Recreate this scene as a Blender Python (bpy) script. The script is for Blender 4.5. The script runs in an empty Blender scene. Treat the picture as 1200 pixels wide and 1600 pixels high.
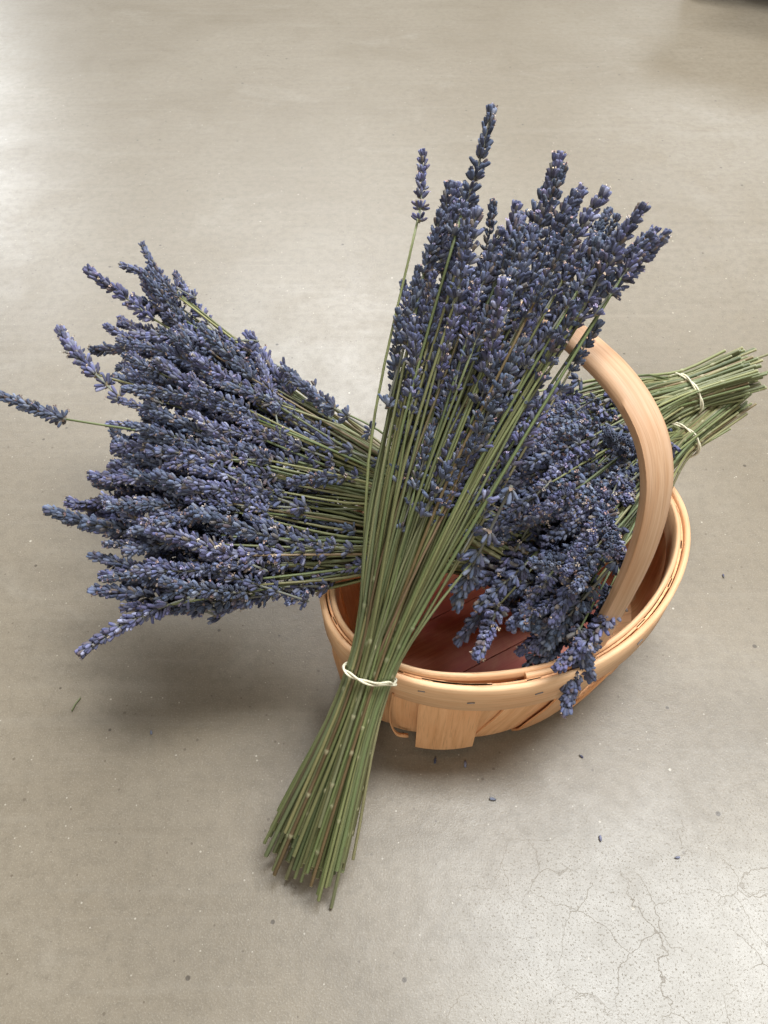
import bpy, math, random
import numpy as np
from mathutils import Vector, Matrix

SC = bpy.context.scene
COL = SC.collection
R = math.radians

# ------------------------------------------------------------------ camera
cam_d = bpy.data.cameras.new('camera'); cam = bpy.data.objects.new('camera', cam_d); COL.objects.link(cam)
cam.location = (0, 0, 0.65); cam.rotation_euler = (R(40), 0, 0)
cam_d.sensor_fit = 'VERTICAL'; cam_d.angle = 2 * math.atan(800 / 1256)
cam_d.clip_start = 0.01; cam_d.clip_end = 60
SC.camera = cam

# ------------------------------------------------------------------ world, lamps, exposure
W = bpy.data.worlds.new('World'); SC.world = W; W.use_nodes = True
W.node_tree.nodes['Background'].inputs[0].default_value = (1.0, 0.97, 0.93, 1)
W.node_tree.nodes['Background'].inputs[1].default_value = 0.16

def lamp(name, loc, size, size_y, power, col, aim=None):
    d = bpy.data.lights.new(name, 'AREA'); d.shape = 'RECTANGLE'; d.size = size; d.size_y = size_y
    d.energy = power; d.color = col
    o = bpy.data.objects.new(name, d); COL.objects.link(o); o.location = loc
    if aim is not None:
        o.rotation_euler = (Vector(aim) - Vector(loc)).to_track_quat('-Z', 'Y').to_euler()
    return o
COOL = (0.93, 0.97, 1.0); WARM = (1.0, 0.95, 0.87)
lamp('ceiling_or_fill_lamp', (1.15, 0.85, 3.2), 1.9, 0.7, 262, COOL)
lamp('ceiling_or_fill_lamp', (-0.35, 4.3, 3.2), 1.6, 0.5, 215, COOL, (-0.1, 1.2, 0))
lamp('ceiling_or_fill_lamp', (-4.5, 7.7, 3.2), 1.5, 0.6, 300, COOL, (-0.6, 1.3, 0))
lamp('ceiling_or_fill_lamp', (2.9, 6.8, 3.2), 2.2, 0.9, 75, COOL, (0.6, 1.4, 0))  # added fill lamp, only there to brighten the far floor
lamp('ceiling_or_fill_lamp', (0.25, 1.75, 3.2), 0.75, 0.4, 24, WARM)
lamp('ceiling_or_fill_lamp', (-0.4, -3.1, 3.0), 1.5, 0.6, 110, WARM, (0.1, 0.4, 0.1))  # unseen fill added behind the camera to brighten the basket's front faces

SC.view_settings.view_transform = 'Standard'; SC.view_settings.look = 'None'
SC.view_settings.exposure = -0.42; SC.view_settings.gamma = 1.0
SC.render.engine = 'CYCLES'; SC.cycles.use_denoising = True

# ------------------------------------------------------------------ helpers
def tag(o, label=None, cat=None, group=None, kind=None):
    for k, v in (('label', label), ('category', cat), ('group', group), ('kind', kind)):
        if v: o[k] = v
    return o

def empty(name, loc=(0, 0, 0)):
    o = bpy.data.objects.new(name, None); COL.objects.link(o); o.location = loc; o.empty_display_size = 0.02
    return o

def mesh(name, verts, faces, mat, smooth=True, tint=None, uv=None):
    m = bpy.data.meshes.new(name)
    m.from_pydata([tuple(v) for v in verts], [], [tuple(f) for f in faces])
    if tint is not None:
        a = m.color_attributes.new('tint', 'FLOAT_COLOR', 'POINT')
        t = np.ones((len(verts), 4), np.float32); t[:, :3] = np.asarray(tint, np.float32)
        a.data.foreach_set('color', t.ravel())
    if uv is not None:
        l = m.uv_layers.new(name='UVMap')
        vi = np.zeros(len(m.loops), np.int32); m.loops.foreach_get('vertex_index', vi)
        l.data.foreach_set('uv', np.asarray(uv, np.float32)[vi].ravel())
    if smooth: m.polygons.foreach_set('use_smooth', [True] * len(m.polygons))
    m.materials.append(mat); m.update()
    return m

def link(name, m, parent=None):
    o = bpy.data.objects.new(name, m); COL.objects.link(o)
    if parent is not None: o.parent = parent
    return o

def catmull(pts, n):
    """Smooth curve through pts with chord-length spacing, n samples."""
    P = [np.asarray(p, float) for p in pts]
    P = [2 * P[0] - P[1]] + P + [2 * P[-1] - P[-2]]
    k = [0.0]
    for i in range(1, len(P)): k.append(k[-1] + max(1e-6, np.linalg.norm(P[i] - P[i - 1])) ** 0.5)
    seg = np.array([np.linalg.norm(P[i + 1] - P[i]) for i in range(1, len(P) - 2)])
    cum = np.concatenate([[0], np.cumsum(seg)])
    out = []
    for s in np.linspace(0, cum[-1], n):
        j = min(int(np.searchsorted(cum, s, 'right')) - 1, len(seg) - 1); i = j + 1
        f = (s - cum[j]) / seg[j]; t = k[i] + f * (k[i + 1] - k[i])
        p0, p1, p2, p3 = P[i - 1], P[i], P[i + 1], P[i + 2]; t0, t1, t2, t3 = k[i - 1], k[i], k[i + 1], k[i + 2]
        a1 = (t1 - t) / (t1 - t0) * p0 + (t - t0) / (t1 - t0) * p1
        a2 = (t2 - t) / (t2 - t1) * p1 + (t - t1) / (t2 - t1) * p2
        a3 = (t3 - t) / (t3 - t2) * p2 + (t - t2) / (t3 - t2) * p3
        b1 = (t2 - t) / (t2 - t0) * a1 + (t - t0) / (t2 - t0) * a2
        b2 = (t3 - t) / (t3 - t1) * a2 + (t - t1) / (t3 - t1) * a3
        out.append((t2 - t) / (t2 - t1) * b1 + (t - t1) / (t2 - t1) * b2)
    return np.array(out)

def frames(C):
    T = np.gradient(C, axis=0); T /= np.linalg.norm(T, axis=1)[:, None]
    ref = np.array([0, 0, 1.0]) if abs(T[0][2]) < 0.9 else np.array([1.0, 0, 0])
    N = []; n = np.cross(T[0], ref); n /= np.linalg.norm(n)
    for t in T:
        n = n - t * (n @ t); n /= np.linalg.norm(n); N.append(n)
    N = np.array(N); return T, N, np.cross(T, N)

def tube(C, rad, sides, closed=False, phase=0.0, shape=None):
    C = np.asarray(C); T, N, B = frames(C); n = len(C)
    rad = np.broadcast_to(rad, (n,))
    V = []; UV = []
    ln = np.concatenate([[0], np.cumsum(np.linalg.norm(np.diff(C, axis=0), axis=1))])
    for i in range(n):
        for k in range(sides):
            a = phase + 2 * math.pi * k / sides; s = 1 if shape is None else shape[k]
            V.append(C[i] + rad[i] * s * (N[i] * math.cos(a) + B[i] * math.sin(a))); UV.append((ln[i], k / sides))
    F = []
    for i in range(n if closed else n - 1):
        j = (i + 1) % n
        for k in range(sides):
            l = (k + 1) % sides
            F.append((i * sides + k, i * sides + l, j * sides + l, j * sides + k))
    if not closed:
        F.append(tuple(range(sides - 1, -1, -1))); F.append(tuple((n - 1) * sides + k for k in range(sides)))
    return V, F, UV

# ------------------------------------------------------------------ materials
class NT:
    def __init__(self, name):
        self.m = bpy.data.materials.new(name); self.m.use_nodes = True
        self.t = self.m.node_tree; self.b = self.t.nodes['Principled BSDF']
    def n(self, typ, **kw):
        x = self.t.nodes.new(typ)
        for k, v in kw.items(): setattr(x, k, v)
        return x
    def l(self, a, b): self.t.links.new(a, b)
    def val(self, sock, v):
        if isinstance(v, bpy.types.NodeSocket): self.l(v, sock)
        else: sock.default_value = v
    def math(self, op, a, b=0.0, clamp=False):
        x = self.n('ShaderNodeMath', operation=op, use_clamp=clamp); self.val(x.inputs[0], a); self.val(x.inputs[1], b)
        return x.outputs[0]
    def mix(self, f, a, b, mode='MIX'):
        x = self.n('ShaderNodeMix', data_type='RGBA', blend_type=mode)
        self.val(x.inputs[0], f); self.val(x.inputs[6], a if not isinstance(a, tuple) else (*a, 1)); self.val(x.inputs[7], b if not isinstance(b, tuple) else (*b, 1))
        return x.outputs[2]
    def noise(self, vec, scale, detail=3, rough=0.55, dist=0.0):
        x = self.n('ShaderNodeTexNoise'); self.l(vec, x.inputs['Vector'])
        x.inputs['Scale'].default_value = scale; x.inputs['Detail'].default_value = detail
        x.inputs['Roughness'].default_value = rough; x.inputs['Distortion'].default_value = dist
        return x.outputs['Fac']
    def vor(self, vec, scale, feature='F1', rnd=1.0):
        x = self.n('ShaderNodeTexVoronoi', feature=feature); self.l(vec, x.inputs['Vector'])
        x.inputs['Scale'].default_value = scale; x.inputs['Randomness'].default_value = rnd
        return x
    def ramp(self, f, a, b):
        x = self.n('ShaderNodeMapRange', interpolation_type='SMOOTHSTEP'); self.l(f, x.inputs[0])
        x.inputs[1].default_value = a; x.inputs[2].default_value = b
        return x.outputs[0]
    def scale(self, vec, s):
        x = self.n('ShaderNodeMapping'); self.l(vec, x.inputs[0]); x.inputs['Scale'].default_value = s
        return x.outputs[0]
    def bump(self, h, strength, dist):
        x = self.n('ShaderNodeBump'); x.inputs['Strength'].default_value = strength; x.inputs['Distance'].default_value = dist
        self.l(h, x.inputs['Height']); self.l(x.outputs[0], self.b.inputs['Normal']); return x
    def set(self, **kw):
        for k, v in kw.items(): self.val(self.b.inputs[k.replace('_', ' ')], v if not (isinstance(v, tuple) and len(v) == 3) else (*v, 1))
        return self.m

def mat_floor():
    k = NT('sealed_concrete'); co = k.n('ShaderNodeTexCoord').outputs['Object']
    big = k.noise(co, 2.3, 5, 0.6, 0.4); mid = k.noise(co, 11, 6, 0.62, 0.6); fine = k.noise(co, 90, 4, 0.6); sand = k.noise(co, 700, 2, 0.7)
    c = k.mix(k.ramp(big, 0.3, 0.7), (0.176, 0.143, 0.100), (0.209, 0.175, 0.129))
    c = k.mix(k.math('MULTIPLY', k.ramp(mid, 0.45, 0.72), 0.4), c, (0.173, 0.137, 0.091))
    c = k.mix(k.math('MULTIPLY', k.ramp(k.noise(k.scale(co, (1, 1.6, 1)), 5.3, 4, 0.6, 1.0), 0.55, 0.75), 0.35), c, (0.262, 0.232, 0.186))
    grit = k.noise(co, 260, 4, 0.7)
    c = k.mix(k.math('MULTIPLY', k.ramp(fine, 0.4, 0.68), 0.38), c, (0.130, 0.105, 0.073))
    c = k.mix(k.math('MULTIPLY', k.ramp(grit, 0.52, 0.72), 0.40), c, (0.107, 0.087, 0.061))
    c = k.mix(k.math('MULTIPLY', k.ramp(sand, 0.5, 0.72), 0.42), c, (0.321, 0.280, 0.218))
    # trowel sweeps and scuffs: long faint streaks in two directions
    for ang, sc3, amt in ((0.35, (3, 46, 1), 0.17), (-0.9, (5, 90, 1), 0.16)):
        mp = k.n('ShaderNodeMapping'); k.l(co, mp.inputs[0]); mp.inputs['Rotation'].default_value = (0, 0, ang); mp.inputs['Scale'].default_value = sc3
        st = k.noise(mp.outputs[0], 1.0, 5, 0.6, 0.6)
        c = k.mix(k.math('MULTIPLY', k.ramp(st, 0.56, 0.70), amt), c, (0.256, 0.224, 0.176))
        c = k.mix(k.math('MULTIPLY', k.ramp(st, 0.44, 0.30), amt), c, (0.140, 0.111, 0.075))
    # worn patch: exposed fine grains and hairline cracks
    sx = k.n('ShaderNodeSeparateXYZ'); k.l(co, sx.inputs[0])
    dx = k.math('MULTIPLY', k.math('SUBTRACT', sx.outputs[0], 0.24), 1.0); dy = k.math('MULTIPLY', k.math('SUBTRACT', sx.outputs[1], 0.07), 1.35)
    d = k.math('SQRT', k.math('ADD', k.math('MULTIPLY', dx, dx), k.math('MULTIPLY', dy, dy)))
    d = k.math('ADD', d, k.math('MULTIPLY', k.math('SUBTRACT', k.noise(co, 9, 4, 0.6), 0.5), 0.16))
    worn = k.n('ShaderNodeMapRange', interpolation_type='SMOOTHSTEP'); k.l(d, worn.inputs[0])
    for i, v in ((1, 0.09), (2, 0.27), (3, 1.0), (4, 0.0)): worn.inputs[i].default_value = v
    worn = worn.outputs[0]
    c = k.mix(k.math('MULTIPLY', worn, 0.6), c, (0.316, 0.293, 0.254))
    pit = k.math('MAXIMUM', k.ramp(k.noise(co, 620, 4, 0.7), 0.58, 0.68), k.ramp(k.noise(co, 240, 5, 0.75), 0.655, 0.72))
    pit = k.math('MULTIPLY', pit, k.math('ADD', k.math('MULTIPLY', worn, 0.8), k.math('MULTIPLY', k.ramp(k.noise(co, 3.1, 3), 0.4, 0.62), 0.28)))
    c = k.mix(k.math('MULTIPLY', pit, 0.62), c, (0.112, 0.085, 0.065))
    wob = k.n('ShaderNodeVectorMath', operation='ADD'); nz = k.n('ShaderNodeTexNoise'); k.l(co, nz.inputs['Vector']); nz.inputs['Scale'].default_value = 26; nz.inputs['Detail'].default_value = 8
    sc_ = k.n('ShaderNodeVectorMath', operation='SCALE'); k.l(nz.outputs['Color'], sc_.inputs[0]); sc_.inputs['Scale'].default_value = 0.045
    k.l(co, wob.inputs[0]); k.l(sc_.outputs[0], wob.inputs[1])
    ce = k.vor(wob.outputs[0], 27, 'DISTANCE_TO_EDGE')
    crack = k.n('ShaderNodeMapRange'); k.l(ce.outputs['Distance'], crack.inputs[0])
    for i, v in ((1, 0.0), (2, 0.0085), (3, 1.0), (4, 0.0)): crack.inputs[i].default_value = v
    crack = k.math('MULTIPLY', k.math('MULTIPLY', crack.outputs[0], k.math('ADD', worn, 0.12)), k.ramp(k.noise(co, 12, 3), 0.40, 0.58))
    c = k.mix(k.math('MULTIPLY', crack, 0.42), c, (0.112, 0.082, 0.059))
    # scattered dark and pale specks everywhere
    def speck(scale, thr, size):
        v = k.vor(co, scale); s = k.n('ShaderNodeSeparateColor'); k.l(v.outputs['Color'], s.inputs[0])
        r = k.math('MULTIPLY', s.outputs[1], size)
        return k.math('MULTIPLY', k.ramp(k.math('SUBTRACT', r, v.outputs['Distance']), 0.0, 0.03), k.math('GREATER_THAN', s.outputs[0], thr))
    c = k.mix(k.math('MULTIPLY', speck(52, 0.72, 0.13), 0.8), c, (0.050, 0.036, 0.024))
    c = k.mix(k.math('MULTIPLY', speck(120, 0.68, 0.18), 0.65), c, (0.089, 0.066, 0.044))
    c = k.mix(k.math('MULTIPLY', speck(75, 0.76, 0.11), 0.9), c, (0.435, 0.392, 0.320))
    c = k.mix(k.math('MULTIPLY', speck(190, 0.72, 0.17), 0.8), c, (0.391, 0.350, 0.284))
    rg = k.math('ADD', k.math('MULTIPLY', mid, 0.2), 0.26)
    rg = k.math('ADD', rg, k.math('MULTIPLY', fine, 0.10))
    h = k.math('ADD', k.math('MULTIPLY', fine, 0.3), k.math('MULTIPLY', k.math('ADD', sand, grit), 0.35))
    h = k.math('ADD', h, k.math('MULTIPLY', mid, 1.2))
    h = k.math('SUBTRACT', h, k.math('MULTIPLY', crack, 0.5)); h = k.math('SUBTRACT', h, k.math('MULTIPLY', pit, 0.7))
    k.bump(h, 0.30, 0.0010)
    return k.set(Base_Color=c, Roughness=rg, Specular_IOR_Level=0.5)

def mat_wood(name, light, dark, grain=1.0, stain=None):
    k = NT(name); uv = k.n('ShaderNodeTexCoord').outputs['UV']; ob = k.n('ShaderNodeObjectInfo')
    ofs = k.n('ShaderNodeVectorMath', operation='ADD'); k.l(uv, ofs.inputs[0])
    cb = k.n('ShaderNodeCombineXYZ'); k.l(k.math('MULTIPLY', ob.outputs['Random'], 7.0), cb.inputs[0]); k.l(k.math('MULTIPLY', ob.outputs['Random'], 3.0), cb.inputs[2]); k.l(cb.outputs[0], ofs.inputs[1])
    v = k.scale(ofs.outputs[0], (9, 260, 1)); v2 = k.scale(ofs.outputs[0], (30, 1400, 1)); v3 = k.scale(ofs.outputs[0], (14, 60, 1))
    g = k.noise(v, 1.0, 5, 0.65, 0.8); f = k.noise(v2, 1.0, 3, 0.6); b = k.noise(v3, 1.0, 3, 0.5)
    c = k.mix(k.math('MULTIPLY', k.ramp(g, 0.38, 0.72), 0.8 * grain), light, dark)
    c = k.mix(k.math('MULTIPLY', k.ramp(b, 0.4, 0.75), 0.35), c, tuple(x * y for x, y in zip(dark, (1.12, 0.95, 0.85))))
    c = k.mix(k.math('MULTIPLY', k.ramp(f, 0.52, 0.72), 0.5 * grain), c, tuple(x * 0.62 for x in dark))
    # small knots and bruises
    vo = k.vor(k.scale(ofs.outputs[0], (26, 70, 1)), 1.0); s = k.n('ShaderNodeSeparateColor'); k.l(vo.outputs['Color'], s.inputs[0])
    kn = k.math('MULTIPLY', k.ramp(k.math('SUBTRACT', 0.13, vo.outputs['Distance']), 0.0, 0.1), k.math('GREATER_THAN', s.outputs[0], 0.9))
    c = k.mix(k.math('MULTIPLY', kn, 0.75), c, (0.10, 0.045, 0.02))
    if stain:
        co = k.n('ShaderNodeTexCoord').outputs['Object']
        c = k.mix(k.math('MULTIPLY', k.ramp(k.noise(co, 16, 4, 0.6, 0.7), 0.34, 0.64), 0.85), c, stain)
    # each piece a touch lighter or darker
    br = k.n('ShaderNodeHueSaturation'); k.l(c, br.inputs['Color']); k.l(k.math('ADD', k.math('MULTIPLY', ob.outputs['Random'], 0.24), 0.88), br.inputs['Value'])
    k.bump(k.math('ADD', g, k.math('MULTIPLY', f, 0.6)), 0.35, 0.0006)
    return k.set(Base_Color=br.outputs[0], Roughness=k.math('ADD', k.math('MULTIPLY', g, 0.2), 0.45), Specular_IOR_Level=0.35)

def mat_bud():
    k = NT('dried_lavender_bud'); a = k.n('ShaderNodeAttribute', attribute_name='tint'); ob = k.n('ShaderNodeObjectInfo')
    co = k.n('ShaderNodeTexCoord').outputs['Object']
    h = k.n('ShaderNodeHueSaturation'); k.l(a.outputs['Color'], h.inputs['Color'])
    k.l(k.math('ADD', k.math('MULTIPLY', ob.outputs['Random'], 0.045), 0.478), h.inputs['Hue'])
    k.l(k.math('ADD', k.math('MULTIPLY', ob.outputs['Random'], 0.45), 0.78), h.inputs['Value'])
    c = k.mix(k.math('MULTIPLY', k.ramp(k.noise(co, 900, 2), 0.45, 0.75), 0.4), h.outputs[0], (0.135, 0.148, 0.205))
    k.bump(k.noise(co, 1600, 2), 0.4, 0.0004)
    return k.set(Base_Color=c, Roughness=0.75, Specular_IOR_Level=0.3, Sheen_Weight=0.08, Sheen_Roughness=0.5)

def mat_stem():
    k = NT('dried_lavender_stem'); a = k.n('ShaderNodeAttribute', attribute_name='tint'); ob = k.n('ShaderNodeObjectInfo')
    uv = k.n('ShaderNodeTexCoord').outputs['UV']
    g = k.noise(k.scale(uv, (60, 9, 1)), 1.0, 4, 0.6); s = k.noise(k.scale(uv, (900, 14, 1)), 1.0, 2)
    c = k.mix(ob.outputs['Random'], (0.112, 0.135, 0.056), (0.210, 0.208, 0.098))
    c = k.mix(k.math('MULTIPLY', k.ramp(g, 0.4, 0.75), 0.6), c, (0.085, 0.105, 0.05))
    c = k.mix(k.math('MULTIPLY', k.ramp(s, 0.58, 0.8), 0.3), c, (0.4, 0.40, 0.26))
    c = k.mix(1.0, c, a.outputs['Color'], 'MULTIPLY')
    k.bump(g, 0.3, 0.0004)
    return k.set(Base_Color=c, Roughness=0.5, Specular_IOR_Level=0.4)

def mat_plain(name, col, rough, bump=0.0, scale=300):
    k = NT(name); co = k.n('ShaderNodeTexCoord').outputs['Object']; n = k.noise(co, scale, 3)
    c = k.mix(k.math('MULTIPLY', k.ramp(n, 0.35, 0.7), 0.5), col, tuple(x * 0.6 for x in col))
    if bump: k.bump(n, bump, 0.0005)
    return k.set(Base_Color=c, Roughness=rough)

M_FLOOR = mat_floor()
M_RIM = mat_wood('pale_rim_veneer', (0.78, 0.50, 0.285), (0.64, 0.355, 0.175))
M_SLAT = mat_wood('tan_slat_veneer', (0.76, 0.43, 0.215), (0.60, 0.30, 0.13))
M_HANDLE = mat_wood('bent_handle_wood', (0.62, 0.40, 0.25), (0.47, 0.265, 0.135), 1.0)
M_BASE = mat_wood('red_stained_board', (0.56, 0.23, 0.14), (0.42, 0.13, 0.085), 1.0, (0.42, 0.095, 0.078))
M_BUD = mat_bud(); M_STEM = mat_stem()
M_TWINE = mat_plain('cream_twine', (0.74, 0.68, 0.50), 0.8, 0.6, 900)
M_RUBBER = mat_plain('black_rubber', (0.02, 0.02, 0.022), 0.6, 0.2, 120)
M_STEEL = mat_plain('dull_steel', (0.2, 0.2, 0.21), 0.45, 0.1, 200)
M_DECK = mat_plain('dark_cart_deck', (0.05, 0.045, 0.04), 0.6, 0.2, 60)
M_CHAFF = None

# ------------------------------------------------------------------ setting
S = 12.0
fl = link('floor', mesh('floor', [(-S, -S, 0), (S, -S, 0), (S, S, 0), (-S, S, 0)], [(0, 1, 2, 3)], M_FLOOR, False))
tag(fl, kind='structure', label='worn sealed concrete floor with hairline cracks')

# ------------------------------------------------------------------ the trug basket
CX, CY, ANG = 0.104, 0.405, R(29.3)
EN = np.array([math.cos(ANG), math.sin(ANG)]); EG = np.array([-math.sin(ANG), math.cos(ANG)])
RA, RB, RZ = 0.160, 0.1166, 0.122

def ell(th, ka, kb, z, off=0.0):
    """Point on a basket ellipse in the basket's own frame (origin under its centre), pushed out by off."""
    p = np.array([RA * ka * math.cos(th), RB * kb * math.sin(th)])
    nn = np.array([math.cos(th) / (RA * ka), math.sin(th) / (RB * kb)]); nn /= np.linalg.norm(nn)
    wob = 1 + 0.010 * math.cos(4 * th + 0.4)
    p = p * wob + nn * off
    q = EN * p[0] + EG * p[1]
    return np.array([q[0], q[1], z])

basket = empty('trug_basket', (CX, CY, 0))
tag(basket, 'small oval pale wooden trug basket with a tall hoop handle', 'basket')

def hull(t):
    """t 0 (top) to 1 (under the base): scale along, scale across, height."""
    prof = [(0.0, 0.985, 0.985, 0.121), (0.25, 0.975, 0.965, 0.092), (0.5, 0.965, 0.935, 0.060), (0.72, 0.945, 0.885, 0.030), (0.86, 0.932, 0.855, 0.010), (0.93, 0.905, 0.815, 0.0040), (1.0, 0.82, 0.72, 0.0030)]
    for a, b in zip(prof, prof[1:]):
        if t <= b[0] + 1e-9:
            f = (t - a[0]) / (b[0] - a[0]); return [x + (y - x) * f for x, y in zip(a[1:], b[1:])]
    return list(prof[-1][1:])

def sm(a, b, x):
    t = min(1, max(0, (x - a) / (b - a))); return t * t * (3 - 2 * t)
def skew(thd):
    return -15 * sm(-140, -95, thd) * (1 - sm(-30, 20, thd))

rg = random.Random(11)
cuts = [-203, -186, -168.5, -154, -140, -126, -112, -95, -75, -56, -38, -20, -4, 12, 28, 45, 62, 79, 96, 112, 128, 143]
cuts.append(cuts[0] + 360)
for i in range(len(cuts)):
    cut_end = (i == len(cuts) - 1)               # the last one is the sawn-off slat laid over its neighbours
    a, b = (-143.5, -127.5) if cut_end else (cuts[i], cuts[i + 1])
    V, F, UV = [], [], []; nu, nv = 7, 13; th_t = 0.0016
    over = 4.0
    lift0 = 0.0040 + rg.uniform(0, 0.0016); lift1 = rg.uniform(-0.0008, 0.0)
    for side in (0, 1):
        for v in range(nv):
            t = v / (nv - 1)
            if cut_end: t *= 0.90
            ka, kb, z = hull(t)
            if cut_end:                         # this slat runs on straight past its neighbours and is sawn off
                ka = 0.985 - 0.03 * t; kb = 0.985 - 0.055 * t; z = 0.121 - 0.113 * v / (nv - 1)
            for u in range(nu):
                f = u / (nu - 1); thd = a + (b + over - a) * f
                th = R(thd + skew(a + (b - a) * 0.5) * t)
                lift = lift0 + (lift1 - lift0) * f + 0.0012 * math.sin(math.pi * f) * t + (0.0026 * min(1, t * 4) if cut_end else 0)
                lift = lift * min(1.0, 0.15 + 2.2 * t)
                V.append(ell(th, ka, kb, z - (0.0 if side == 0 else 0.0), lift - (th_t if side else 0)) + np.array([0, 0, 0.0012 * side if t > 0.9 else 0]))
                UV.append((t * 0.15, f * 0.035))
    o2 = nu * nv
    for v in range(nv - 1):
        for u in range(nu - 1):
            q = v * nu + u; F.append((q, q + nu, q + nu + 1, q + 1)); F.append((o2 + q, o2 + q + 1, o2 + q + nu + 1, o2 + q + nu))
    for v in range(nv - 1):
        q = v * nu; F.append((q, o2 + q, o2 + q + nu, q + nu)); q = v * nu + nu - 1; F.append((q, q + nu, o2 + q + nu, o2 + q))
    for u in range(nu - 1):
        F.append((u, u + 1, o2 + u + 1, o2 + u)); q = (nv - 1) * nu + u; F.append((q, o2 + q, o2 + q + 1, q + 1))
    link('slat', mesh('slat', V, F, M_SLAT, True, uv=UV), basket).data.set_sharp_from_angle(angle=R(40))

def band(name, t0, t1, off0, off1, z0, z1, thick, kz0, kz1, mat, zvar=0.0, bev=0.0008, n=150, seed=1):
    """A bent veneer hoop: rounded rectangle swept round the rim."""
    r = random.Random(seed); ph = r.uniform(0, 6)
    V, F, UV = [], [], []
    for i in range(n + 1):
        f = i / n; th = R(t0 + (t1 - t0) * f); off = off0 + (off1 - off0) * sm(0.86, 0.955, f)
        zt = z1 + zvar * math.sin(3 * th + ph); zb = z0 + zvar * math.sin(2 * th + ph)
        sec = [(0, zb + bev), (bev, zb), (thick - bev, zb), (thick, zb + bev), (thick, zt - bev * 1.6), (thick - bev * 1.6, zt), (bev * 1.4, zt), (0, zt - bev * 1.4)]
        for j, (d, z) in enumerate(sec):
            kk = kz0 + (kz1 - kz0) * (z - z0) / (z1 - z0)
            V.append(ell(th, kk, kk, z, off + d)); UV.append((f * 0.88 * abs(t1 - t0) / 360, z * 1.0 + d))
    m = len(sec)
    for i in range(n):
        for j in range(m):
            l = (j + 1) % m; F.append((i * m + j, i * m + l, (i + 1) * m + l, (i + 1) * m + j))
    F.append(tuple(range(m))); F.append(tuple(n * m + j for j in range(m - 1, -1, -1)))
    o = link(name, mesh(name, V, F, mat, True, uv=UV), basket); o.data.set_sharp_from_angle(angle=R(50)); return o
band('outer_rim_band', 62, 437, 0.0016, 0.0066, 0.090, 0.1235, 0.0050, 0.975, 0.985, M_RIM, 0.0008, seed=3)
band('inner_rim_band', -112, 262, -0.0060, -0.0103, 0.099, 0.1245, 0.0043, 0.972, 0.985, M_RIM, 0.0009, seed=5)

# base board made of planks
for i, (y0, y1) in enumerate([(-0.92, -0.34), (-0.33, 0.33), (0.34, 0.92)]):
    V, F, UV = [], [], []; n = 14
    for z in (0.0062, 0.0092):
        for k in range(n + 1):
            g = -1 + 2 * k / n
            for yy in (y0, y1):
                lim = math.sqrt(max(0.0, 1 - (yy * 0.98) ** 2)); x = g * lim * RA * 0.865; y = yy * RB * 0.78
                q = EN * x + EG * y; V.append((q[0], q[1], z)); UV.append((x, y))
    o2 = 2 * (n + 1)
    for k in range(n):
        a = 2 * k; F.append((a, a + 1, a + 3, a + 2)); F.append((o2 + a, o2 + a + 2, o2 + a + 3, o2 + a + 1))
        F.append((a, a + 2, o2 + a + 2, o2 + a)); F.append((a + 1, o2 + a + 1, o2 + a + 3, a + 3))
    F.append((0, o2, o2 + 1, 1)); F.append((2 * n, 2 * n + 1, o2 + 2 * n + 1, o2 + 2 * n))
    link('base_plank', mesh('base_plank', V, F, M_BASE, False, uv=UV), basket)

# hoop handle
half = [(0.1035, 0.028), (0.1075, 0.08), (0.1085, 0.12), (0.1090, 0.155), (0.1085, 0.197), (0.1060, 0.227), (0.1000, 0.257), (0.0900, 0.2815), (0.074, 0.3000), (0.052, 0.3115), (0.027, 0.317), (0.0, 0.318)]
full = half + [(-s, z) for s, z in half[-2::-1]]
C2 = catmull([(s, z, 0) for s, z in full], 110)
V, F, UV = [], [], []; wdt, thk = 0.0222, 0.0088
sec = []
for a in range(7):                                 # crowned outer face
    f = -1 + 2 * a / 6; sec.append((f * wdt / 2 * (1.0 if abs(f) < 0.99 else 0.99), thk * (0.5 - 0.30 * abs(f) ** 3)))
for f in (0.995, 0.93, 0.5, -0.5, -0.93, -0.995):
    sec.append((f * wdt / 2, -thk * (0.5 if abs(f) < 0.94 else 0.36)))
TT = np.gradient(C2, axis=0); TT /= np.linalg.norm(TT, axis=1)[:, None]
ln = np.concatenate([[0], np.cumsum(np.linalg.norm(np.diff(C2, axis=0), axis=1))])
for i, (c, t) in enumerate(zip(C2, TT)):
    nrm = np.array([t[1], -t[0]])                  # outward in the hoop's plane
    if nrm @ np.array([c[0], c[1] - 0.12]) < 0: nrm = -nrm
    for w, d in sec:
        s = c[0] + nrm[0] * d; z = c[1] + nrm[1] * d; lean = 0.032 * max(0, z - 0.12) / 0.2
        q = -EG * s + EN * (w + lean); V.append((q[0], q[1], z)); UV.append((ln[i], (w + wdt) * 1.0 + d))
m = len(sec)
for i in range(len(C2) - 1):
    for j in range(m):
        l = (j + 1) % m; F.append((i * m + j, (i + 1) * m + j, (i + 1) * m + l, i * m + l))
F.append(tuple(range(m))); F.append(tuple((len(C2) - 1) * m + j for j in range(m - 1, -1, -1)))
link('handle', mesh('handle', V, F, M_HANDLE, True, uv=UV), basket).data.set_sharp_from_angle(angle=R(55))

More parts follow.
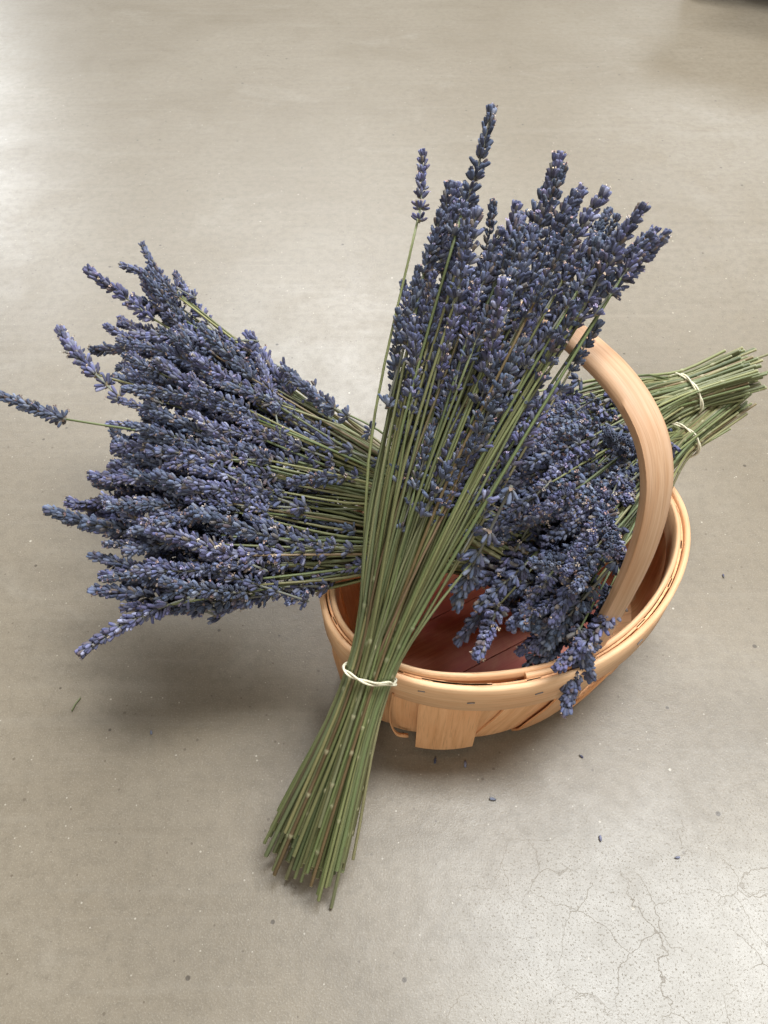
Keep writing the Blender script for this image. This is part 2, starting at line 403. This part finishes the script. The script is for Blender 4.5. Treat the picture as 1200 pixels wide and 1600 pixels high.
# loose curled splinter between two slats, staples through the rim
p = [ell(R(-152.0), .985, .985, 0.098, 0.0075), ell(R(-152.6), .985, .98, 0.07, 0.0095), ell(R(-152.0), .98, .96, 0.045, 0.0090), ell(R(-150.0), .97, .95, 0.028, 0.0085), ell(R(-146.5), .97, .94, 0.024, 0.0055)]
Cc = catmull(p, 22); V, F, UV = tube(Cc, 0.0011, 6, shape=[1.7, .8, .8, 1.7, .8, .8])
link('splinter', mesh('splinter', V, F, M_SLAT, True, uv=UV), basket)
for thd, z in ((-143, 0.1135), (-128, 0.105), (-109, 0.11), (-75, 0.108), (-40, 0.11), (-165, 0.111)):
    p0, p1 = ell(R(thd - 1.1), .98, .98, z, 0.0072), ell(R(thd + 1.1), .98, .98, z + 0.001, 0.0072)
    V, F, UV = tube(catmull([p0, (p0 + p1) / 2 + 0.0001, p1], 4), 0.0005, 5)
    link('staple', mesh('staple', V, F, M_STEEL, True, uv=UV), basket)

# ------------------------------------------------------------------ lavender flower spikes (shared meshes)
BS = 8
def bud_template():
    prof = [(0.0, 0.26), (0.16, 0.62), (0.42, 1.0), (0.72, 1.02), (0.92, 0.86), (1.0, 0.72), (0.96, 0.52), (0.62, 0.36)]
    V = []; zz = []
    for i, (z, r) in enumerate(prof):
        for k in range(BS):
            a = 2 * math.pi * k / BS; rib = (1.09 if k % 2 else 0.92) if 1 <= i <= 4 else 1.0
            tz = z + (0.05 if (k % 4 == 0 and i == 5) else 0)
            V.append((r * rib * math.cos(a), r * rib * math.sin(a), tz)); zz.append(z if i < 6 else 0.55)
    F = []
    for i in range(len(prof) - 1):
        for k in range(BS):
            l = (k + 1) % BS; F.append((i * BS + k, i * BS + l, (i + 1) * BS + l, (i + 1) * BS + k))
    F.append(tuple((len(prof) - 1) * BS + k for k in range(BS)))
    F.append(tuple(range(BS - 1, -1, -1)))
    return np.array(V), F, np.array(zz)
BT, BF, BZ = bud_template()

def orient(d, spin):
    d = d / np.linalg.norm(d); ref = np.array([0, 0, 1.0]) if abs(d[2]) < 0.95 else np.array([1.0, 0, 0])
    x = np.cross(ref, d); x /= np.linalg.norm(x); y = np.cross(d, x)
    c, s = math.cos(spin), math.sin(spin)
    return np.stack([x * c + y * s, y * c - x * s, d], 1)

class Acc:
    def __init__(self): self.V = []; self.F = []; self.T = []; self.n = 0
    def add(self, V, F, T):
        self.V.append(np.asarray(V)); self.T.append(np.asarray(T)); self.F += [tuple(i + self.n for i in f) for f in F]; self.n += len(V)
    def mesh(self, name, mat): return mesh(name, np.concatenate(self.V), self.F, mat, True, tint=np.concatenate(self.T))

def bud_colours(rng, n, shade):
    shade = shade * 0.90
    tip = np.array(rng.choice([(0.082, 0.100, 0.200), (0.066, 0.082, 0.165), (0.100, 0.108, 0.215), (0.050, 0.058, 0.105), (0.150, 0.172, 0.285), (0.075, 0.070, 0.125), (0.105, 0.130, 0.232), (0.20, 0.215, 0.30)])) * shade
    if rng.random() < 0.06: tip = np.array(rng.choice([(0.15, 0.11, 0.085), (0.17, 0.15, 0.135), (0.10, 0.07, 0.075)]))
    tip = tip * 0.88 + tip.mean() * 0.12
    base = np.array(rng.choice([(0.125, 0.13, 0.155), (0.16, 0.155, 0.13), (0.09, 0.09, 0.12)])) * shade
    f = np.clip((BZ - 0.02) / 0.5, 0, 1)[:, None]
    return base * (1 - f) + tip * f

def add_bud(acc, rng, p, d, ln, rad, shade=1.0):
    M = orient(d, rng.uniform(0, 6.28)); L = BT * np.array([rad, rad * rng.uniform(0.8, 1.0), ln])
    bend = rng.uniform(-0.14, 0.14); L[:, 0] += bend * ln * (BT[:, 2] ** 2)
    acc.add(L @ M.T + p, BF, bud_colours(rng, len(BT), shade))
    if rng.random() < 0.11:                     # dried corolla still in the calyx
        col = np.array(rng.choice([(0.50, 0.36, 0.27), (0.42, 0.27, 0.24), (0.56, 0.46, 0.38), (0.30, 0.26, 0.40)]))
        V = []; F = []
        for q in range(4):
            a = q * 1.57 + rng.uniform(-.4, .4); b = len(V); o = rng.uniform(0.5, 1.0) * rad * 1.2
            for rr, zz, w in ((0.2, 0.85, 0.35), (0.9, 1.12 + rng.uniform(0, .1), 0.75), (1.3, 1.02 + rng.uniform(0, .2), 0.5)):
                for sgn in (-1, 1):
                    aa = a + sgn * w * 0.6; V.append((o * rr * math.cos(aa), o * rr * math.sin(aa), zz * ln))
            F += [(b, b + 1, b + 3, b + 2), (b + 2, b + 3, b + 5, b + 4)]
        acc.add(np.array(V) @ M.T + p, F, np.tile(col, (len(V), 1)))

def spike(seed, style):
    rng = random.Random(seed); acc = Acc()
    if style == 'loose':   nw, gap, nb, bl, br, el = rng.randint(6, 10), 0.0066, (8, 12), 0.0067, 0.00120, (22, 58)
    elif style == 'full':  nw, gap, nb, bl, br, el = rng.randint(8, 12), 0.0055, (9, 13), 0.0066, 0.00117, (22, 64)
    else:                  nw, gap, nb, bl, br, el = rng.randint(8, 11), 0.0047, (11, 15), 0.0060, 0.00122, (22, 72)
    kx, ky = rng.uniform(-2.8, 2.8), rng.uniform(-2.8, 2.8)
    def axis(z): zz = max(0, z); return np.array([kx * zz * zz, ky * zz * zz, z])
    zs = [0.0]
    for i in range(nw - 1): zs.append(zs[-1] + gap * (1.12 - 0.5 * i / nw) * rng.uniform(0.85, 1.2))
    low = []
    r = rng.random()
    if r < (0.75 if style == 'loose' else 0.5): low.append(-rng.uniform(0.009, 0.017))
    if r < 0.28: low.append(low[-1] - rng.uniform(0.012, 0.026))
    top = zs[-1] + 0.002
    C = [axis(z) for z in np.linspace(min(low + [0]) - 0.002, top, 10)]
    V, F, _ = tube(C, np.linspace(0.0009, 0.0006, 10), 5); acc.add(V, F, np.tile((0.17, 0.17, 0.13), (len(V), 1)))
    for wi, z in enumerate(low + zs):
        f = max(0.0, (wi - len(low)) / max(1, nw - 1)); is_low = wi < len(low)
        n = rng.randint(*nb) - (rng.randint(1, 3) if is_low else 0) - int(4 * max(0, f - 0.6))
        p = axis(z); tdir = axis(z + 0.004) - axis(z - 0.002); ph = rng.uniform(0, 6.28)
        X = orient(tdir, ph); sh = rng.uniform(0.8, 1.15)
        miss = rng.random() < 0.12
        for q in range(max(4, n)):
            if miss and q % 3 == 0: continue
            a = 2 * math.pi * q / n + rng.uniform(-0.22, 0.22)
            e = R((el[1] + (el[0] - el[1]) * f) * rng.uniform(0.35, 1.25))
            d = X @ np.array([math.sin(e) * math.cos(a), math.sin(e) * math.sin(a), math.cos(e)])
            r0 = 0.0011 + rng.uniform(0, 0.0007)
            o = p + X @ np.array([math.cos(a) * r0, math.sin(a) * r0, rng.uniform(-0.0016, 0.0016)])
            k = (1 - 0.22 * f) * rng.uniform(0.82, 1.14)
            add_bud(acc, rng, o, d, bl * k, br * (0.9 + 0.1 * k) * rng.uniform(0.88, 1.12), sh * rng.uniform(0.55, 1.4))
        for q in range(2):                       # papery bracts under the whorl
            a = rng.uniform(0, 6.28); d = X @ np.array([math.cos(a), math.sin(a), 0.35]); s_ = np.cross(X[:, 2], d); ln = 0.0032
            Vb = [p - s_ * 0.0009, p + s_ * 0.0009, p + d * ln * 0.6 + s_ * 0.0012, p + d * ln * 0.6 - s_ * 0.0012, p + d * ln * 1.1]
            acc.add(np.array(Vb) - X[:, 2] * 0.0012, [(0, 1, 2, 3), (3, 2, 4)], np.tile((0.26, 0.19, 0.12), (5, 1)))
    if True:
        for q in range(3):                       # tuft at the very tip
            a = q * 2.1 + rng.uniform(0, 1); d = orient(axis(top) - axis(top - 0.003), 0) @ np.array([0.25 * math.cos(a), 0.25 * math.sin(a), 1])
            add_bud(acc, rng, axis(top), d, bl * 0.68, br * 0.8, rng.uniform(0.8, 1.1))
    m = acc.mesh('flower_spike', M_BUD); m['len'] = top
    return m
SPIKES = {s: [spike(1000 * k + i, s) for i in range(n)] for k, (s, n) in enumerate((('loose', 16), ('full', 16), ('dense', 14)))}

# ------------------------------------------------------------------ tied bundles
SQ = [1.0, 0.86, 1.0, 0.86, 1.0, 0.86, 1.0, 0.86]
def stem_mesh(C, r0, r1, rng):
    """C is a finely sampled centre line; rings are placed where the stem needs them."""
    ln = np.concatenate([[0], np.cumsum(np.linalg.norm(np.diff(C, axis=0), axis=1))]); L = ln[-1]
    pos = [(x, 0) for x in np.linspace(0, L, 15)] + [(0.0007, 0)]
    for _ in range(rng.choice((0, 1, 1, 2, 2, 3))):   # scars where leaf pairs were stripped off
        s0 = rng.uniform(0.01, 0.55 * L); pos += [(s0 - 0.0030, 0), (s0 - 0.0007, 1), (s0 + 0.0007, 1), (s0 + 0.0020, 0)]
    pos.sort(); n = len(pos)
    P = np.stack([np.interp([p for p, _ in pos], ln, C[:, k]) for k in range(3)], 1)
    rad = np.interp([p for p, _ in pos], [0, L], [r0, r1])
    col = np.ones(3) * rng.uniform(0.6, 1.3) * np.array([rng.uniform(0.93, 1.12), 1.0, rng.uniform(0.85, 1.1)])
    if rng.random() < 0.13: col *= np.array([1.0, 0.70, 0.8])
    tint = np.tile(col, (n, 1))
    for q, (p, sc) in enumerate(pos):
        if sc: rad[q] *= rng.uniform(1.15, 1.4); tint[q] = col * 0.4 + np.array((1.3, 1.15, 1.5))
    tint[0] = (2.3, 2.1, 2.8)                     # pale pith at the cut
    V, F, UV = tube(P, rad, 8, phase=rng.uniform(0, 3), shape=SQ)
    return mesh('stem', V, F, M_STEM, True, tint=np.repeat(tint, 8, axis=0), uv=UV)

def bundle(name_label, N, tie, butt, tip, e1, Rt, Rb, Rf, lmin, lmax, style, seed, r_stem=0.00165, droop=0.0, bias=1.0, extra=(), spike_k=1.0, jit=0.26, noise=0.13, toplow=0.0, clamp=1.12, cover=0, slant=0.0, floor_z=None, fan_asym=0.0, mid=None, keep=None):
    rng = random.Random(seed)
    tie, butt, tip = (np.array(x, float) for x in (tie, butt, tip))
    root = empty('lavender_bundle', (tie[0], tie[1], tie[2])); org = tie.copy()
    tag(root, name_label, 'lavender bundle', 'tied bundles of dried lavender')
    ax = tip - butt; ax /= np.linalg.norm(ax)
    e1 = np.array(e1, float); e1 -= ax * (e1 @ ax); e1 /= np.linalg.norm(e1); e2 = np.cross(e1, ax)
    if e2[2] < 0: e2 = -e2
    stalks = []
    for i in range(N):
        rr = math.sqrt((i + 0.5) / N); an = i * 2.39996 + rng.uniform(-.15, .15); a, b = rr * math.cos(an), rr * math.sin(an)
        pT = tie + e1 * a * Rt[0] + e2 * b * Rt[1]
        a2, b2 = a + rng.gauss(0, jit), b + rng.gauss(0, jit)
        m_ = math.hypot(a2, b2)
        if m_ > clamp: a2 *= clamp / m_; b2 *= clamp / m_
        F_ = tip + e1 * (a2 * Rf[0] + fan_asym * b2) + e2 * b2 * Rf[1] + ax * a2 * slant
        l = lmin + (lmax - lmin) * (rng.random() ** bias)
        if toplow and b > -0.35: l = lmin + (l - lmin) * (1 - toplow * (b + 0.35) / 1.35)
        pH = pT + (F_ - pT) * l
        a3, b3 = a + rng.gauss(0, .1), b + rng.gauss(0, .1)
        pB = butt + e1 * a3 * Rb[0] + e2 * b3 * Rb[1] + ax * (rng.gauss(0, 0.009) + (0.03 if rng.random() < .1 else 0))
        if floor_z is not None: pB[2] = max(pB[2], floor_z + rng.uniform(0, 0.002))
        dz = droop * rng.uniform(0.5, 1.4)
        pM = pT * 0.5 + pH * 0.5 + np.array([rng.gauss(0, .003), rng.gauss(0, .003), dz * 0.35 + rng.gauss(0, .003)])
        if mid is not None:
            pM = pM + np.array(mid) * (l ** 2)
        pH = pH - np.array([0, 0, dz])
        if keep is not None: pH, pM = keep(pT, pM, pH, rng)
        stalks.append((pB, pT, pM, pH, None))
    for i in range(cover):                        # short stalks lying on top of the bundle
        a, b = rng.uniform(-0.85, 0.85), rng.uniform(0.75, 1.05)
        pT = tie + e1 * a * Rt[0] + e2 * b * Rt[1]; F_ = tip + e1 * a * 1.1 * Rf[0] + e2 * b * Rf[1]
        l = rng.uniform(max(0.12, lmin * 0.9), 0.75); pH = pT + (F_ - pT) * l
        pM = (pT + pH) / 2 + np.array([0, 0, 0.002]); pH = pH - np.array([0, 0, droop * l * 0.6])
        if keep is not None: pH, pM = keep(pT, pM, pH, rng)
        pB = butt + e1 * a * Rb[0] + e2 * b * Rb[1] + ax * rng.gauss(0, 0.008)
        stalks.append((pB, pT, pM, pH, None))
    for (ta, tb, bpt, tpt) in extra:
        pT = tie + e1 * ta * Rt[0] + e2 * tb * Rt[1]; pH = np.array(bpt, float); tp = np.array(tpt, float)
        pB = butt + e1 * ta * Rb[0] + e2 * tb * Rb[1]
        pM = (pT + pH) / 2 + np.array([0, 0, 0.012])
        stalks.append((pB, pT, pM, pH, tp - pH))
    for pB, pT, pM, pH, sd in stalks:
        C = catmull([pB, pT, pM, pH], 48)
        s = link('stem', stem_mesh(C - org, r_stem * rng.uniform(0.85, 1.2), 0.00085, rng), root)
        d = C[-1] - C[-2]; d /= np.linalg.norm(d)
        if sd is not None: d = d * 0.0 + sd / np.linalg.norm(sd)
        else: d = d + np.array([rng.gauss(0, noise), rng.gauss(0, noise), rng.gauss(0, noise) - droop * 5.0])
        pool = SPIKES[style if rng.random() < 0.85 else rng.choice(list(SPIKES))]
        f = link('flower_spike', rng.choice(pool), s)
        sc = rng.uniform(0.72, 1.15) * spike_k
        if sd is not None: sc = min(1.25, max(0.7, np.linalg.norm(sd) / (f.data['len'] + 0.004)))
        q = Vector(d).to_track_quat('Z', 'Y')
        f.matrix_local = Matrix.Translation(Vector(C[-1] - org)) @ q.to_matrix().to_4x4() @ Matrix.Rotation(rng.uniform(0, 6.28), 4, 'Z') @ Matrix.Diagonal((sc, sc, sc, 1))
    # twine: two loosely twisted strands round the waist, one looping free near the knot
    rw = 0.0008; n = 150; acc = Acc()
    for strand in range(2):
        C = []
        for k in range(n):
            t = 2 * math.pi * k / n; tw = t * 4 + strand * math.pi
            loop = math.exp(-((t - 0.55) / 0.34) ** 2) * strand
            o = r_stem * 1.15 + 0.0013 + 0.0008 * math.cos(tw) + 0.0012 * loop
            slip = 0.0022 * math.sin(t + 0.8) + 0.0010 * math.sin(tw) + 0.005 * loop
            C.append(e1 * math.cos(t) * (Rt[0] + o) + e2 * math.sin(t) * (Rt[1] + o) + ax * slip)
        V, F, UV = tube(C, rw, 6, closed=True); acc.add(V, F, np.ones((len(V), 3)))
    m = acc.mesh('twine_tie', M_TWINE); link('twine_tie', m, root)
    return root

def inside_hoop(pT, pM, pH, rng):
    """Heads near the front of the basket stay on the open side of the hoop."""
    rel = pH[:2] - np.array([CX, CY]); uu = -(rel @ EG); nn = rel @ EN
    lim = 0.13 - 0.115 * sm(-0.01, 0.075, uu)
    if nn > lim:
        d = nn - lim - rng.uniform(-0.012, 0.0)
        pH = pH - np.array([EN[0], EN[1], 0]) * d; pM = pM - np.array([EN[0], EN[1], 0]) * d * 0.4
    return pH, pM
# leaning across the rim and the hoop, its cut ends on the floor
bundle('large lavender bundle leaning upright against the hoop handle with cut ends on the floor', 158,
       tie=(-0.010, 0.275, 0.145), butt=(-0.058, 0.190, 0.024), tip=(0.091, 0.458, 0.396), e1=(0.86, -0.5, 0),
       Rt=(0.0162, 0.0145), Rb=(0.032, 0.016), Rf=(0.073, 0.034), r_stem=0.00150, lmin=0.38, lmax=0.945, style='loose', seed=22, bias=0.85, spike_k=0.94,
       floor_z=0.002, mid=(-0.005, 0.0, 0.010), jit=0.2, noise=0.11, clamp=1.0,
       extra=[(0.9, -0.3, (0.062, 0.318, 0.228), (0.045, 0.300, 0.185)), (-1.0, 0.2, (0.016, 0.412, 0.330), (0.015, 0.452, 0.345))])
# two bundles lying over the end of the basket, heads out in the air
bundle('lavender bundle fanning widest over the basket end, its longest spikes rising clear of the rest', 150,
       tie=(0.034, 0.429, 0.154), butt=(0.115, 0.392, 0.138), tip=(-0.205, 0.540, 0.205), e1=(0.3, 0.95, 0),
       Rt=(0.018, 0.015), Rb=(0.022, 0.015), Rf=(0.096, 0.038), lmin=0.24, lmax=1.0, style='full', seed=33, bias=0.62, toplow=0.35, noise=0.22, slant=0.088, spike_k=1.05,
       extra=[(0.8, 0.6, (-0.041, 0.484, 0.205), (-0.088, 0.521, 0.210)), (0.7, 0.5, (-0.090, 0.488, 0.207), (-0.102, 0.538, 0.214)),
              (-0.3, 0.4, (-0.259, 0.476, 0.200), (-0.317, 0.501, 0.200)), (0.2, 0.5, (-0.246, 0.531, 0.200), (-0.293, 0.581, 0.205))])
bundle('lavender bundle lying level over the basket end beside the wide fanned one', 146,
       tie=(0.036, 0.398, 0.128), butt=(0.120, 0.402, 0.112), tip=(-0.194, 0.394, 0.174), e1=(0.0, 1.0, 0),
       Rt=(0.018, 0.015), Rb=(0.022, 0.015), Rf=(0.072, 0.036), lmin=0.22, lmax=1.0, style='full', seed=47, bias=0.62, toplow=0.35, noise=0.22, slant=0.03, spike_k=1.05)
# two bundles whose cut ends stick out behind the handle
bundle('lavender bundle with green cut ends sticking out highest beyond the hoop handle', 128,
       tie=(0.261, 0.526, 0.182), butt=(0.311, 0.539, 0.194), tip=(0.080, 0.446, 0.178), e1=(-0.25, 0.95, 0),
       Rt=(0.018, 0.015), Rb=(0.023, 0.016), Rf=(0.062, 0.030), r_stem=0.0013, lmin=0.46, lmax=1.0, style='dense', seed=59, droop=0.014, noise=0.28, jit=0.3, toplow=0.9, spike_k=1.18, cover=26)
bundle('drooping lavender bundle tied just under another, flower spikes spilling over the basket rim', 165,
       tie=(0.252, 0.492, 0.160), butt=(0.306, 0.541, 0.166), tip=(0.116, 0.335, 0.185), e1=(-0.6, 0.8, 0),
       Rt=(0.017, 0.014), Rb=(0.021, 0.013), Rf=(0.066, 0.034), r_stem=0.0013, lmin=0.14, lmax=1.0, style='dense', seed=71, droop=0.022, noise=0.28, jit=0.25, toplow=0.9, spike_k=1.18, cover=44, keep=inside_hoop,
       extra=[(-0.2, 0.5, (0.139, 0.303, 0.158), (0.158, 0.284, 0.070)),
              (0.5, 0.2, (0.086, 0.334, 0.143), (0.063, 0.277, 0.133)),
              (0.1, 0.6, (0.141, 0.321, 0.168), (0.112, 0.302, 0.128)),
              (-0.4, 0.3, (0.165, 0.335, 0.165), (0.150, 0.298, 0.150)),
              (0.3, 0.7, (0.120, 0.340, 0.172), (0.100, 0.318, 0.150))])

# ------------------------------------------------------------------ bits on the floor
rng = random.Random(5)
bm = []
for i in range(3):
    acc = Acc(); add_bud(acc, random.Random(300 + i), np.zeros(3), np.array([1.0, 0.0, 0.0]), 0.0062, 0.0014); bm.append(acc.mesh('fallen_bud', M_BUD))
for i, (x, y) in enumerate([(0.043, 0.276), (0.068, 0.273), (0.091, 0.240), (0.164, 0.278), (0.170, 0.207), (0.225, 0.195), (0.02, 0.622), (-0.20, 0.30), (0.30, 0.50), (0.335, 0.46)]):
    o = link('fallen_bud', bm[i % 3]); o.location = (x, y, 0.0014); o.rotation_euler = (rng.uniform(0, 6), 0, rng.uniform(0, 6.28))
    o.scale = (rng.uniform(.6, .9),) * 3; o.location.z = 0.0013
    tag(o, 'single dried lavender bud fallen on the bare concrete', 'flower bud', 'fallen buds on the floor')
V, F, UV = tube(catmull([(0, 0, 0), (0.006, 0.002, 0.0004), (0.013, 0.003, 0)], 6), 0.0007, 6)
m = mesh('stem_fragment', V, F, M_STEM, True, tint=np.ones((len(V), 3)), uv=UV)
o = link('stem_fragment', m); o.location = (-0.2725, 0.318, 0.0009); o.rotation_euler = (0, 0, 1.0)
tag(o, 'short snapped green stem lying alone on the concrete', 'stem')

# low cart standing far behind: only the foot of one caster reaches the picture
cart = empty('low_cart', (0.705, 2.085, 0)); cart.rotation_euler = (0, 0, R(-30)); tag(cart, 'black caster wheel and dark deck of a low cart standing on the floor', 'cart')
def boxm(name, x0, x1, y0, y1, z0, z1, mat, par, bev=0.004):
    xs = [(x0, y0), (x1, y0), (x1, y1), (x0, y1)]; V = []
    for z, k in ((z0, bev), (z0 + bev, 0), (z1 - bev, 0), (z1, bev)):
        for (x, y), (sx, sy) in zip(xs, ((1, 1), (-1, 1), (-1, -1), (1, -1))): V.append((x + sx * k, y + sy * k, z))
    F = [(3, 2, 1, 0), (12, 13, 14, 15)] + [(4 * r + i, 4 * r + (i + 1) % 4, 4 * r + 4 + (i + 1) % 4, 4 * r + 4 + i) for r in range(3) for i in range(4)]
    return link(name, mesh(name, V, F, mat, False), par)
boxm('deck', -0.06, 0.95, -0.05, 0.75, 0.215, 0.25, M_DECK, cart)
for x, y in ((0.0, 0.03), (0.88, 0.03), (0.0, 0.68), (0.88, 0.68)):
    C = [(x - 0.016, y, 0.045), (x - 0.012, y, 0.045), (x + 0.012, y, 0.045), (x + 0.016, y, 0.045)]
    V, F, UV = tube(C, [0.038, 0.045, 0.045, 0.038], 28); w = link('wheel', mesh('wheel', V, F, M_RUBBER, True, uv=UV), cart); w.data.set_sharp_from_angle(angle=R(40))
    boxm('fork', x - 0.024, x - 0.019, y - 0.016, y + 0.016, 0.035, 0.210, M_STEEL, cart, 0.001)
    boxm('fork', x + 0.019, x + 0.024, y - 0.016, y + 0.016, 0.035, 0.210, M_STEEL, cart, 0.001)
    boxm('mounting_plate', x - 0.035, x + 0.035, y - 0.03, y + 0.03, 0.2095, 0.2145, M_STEEL, cart, 0.001)
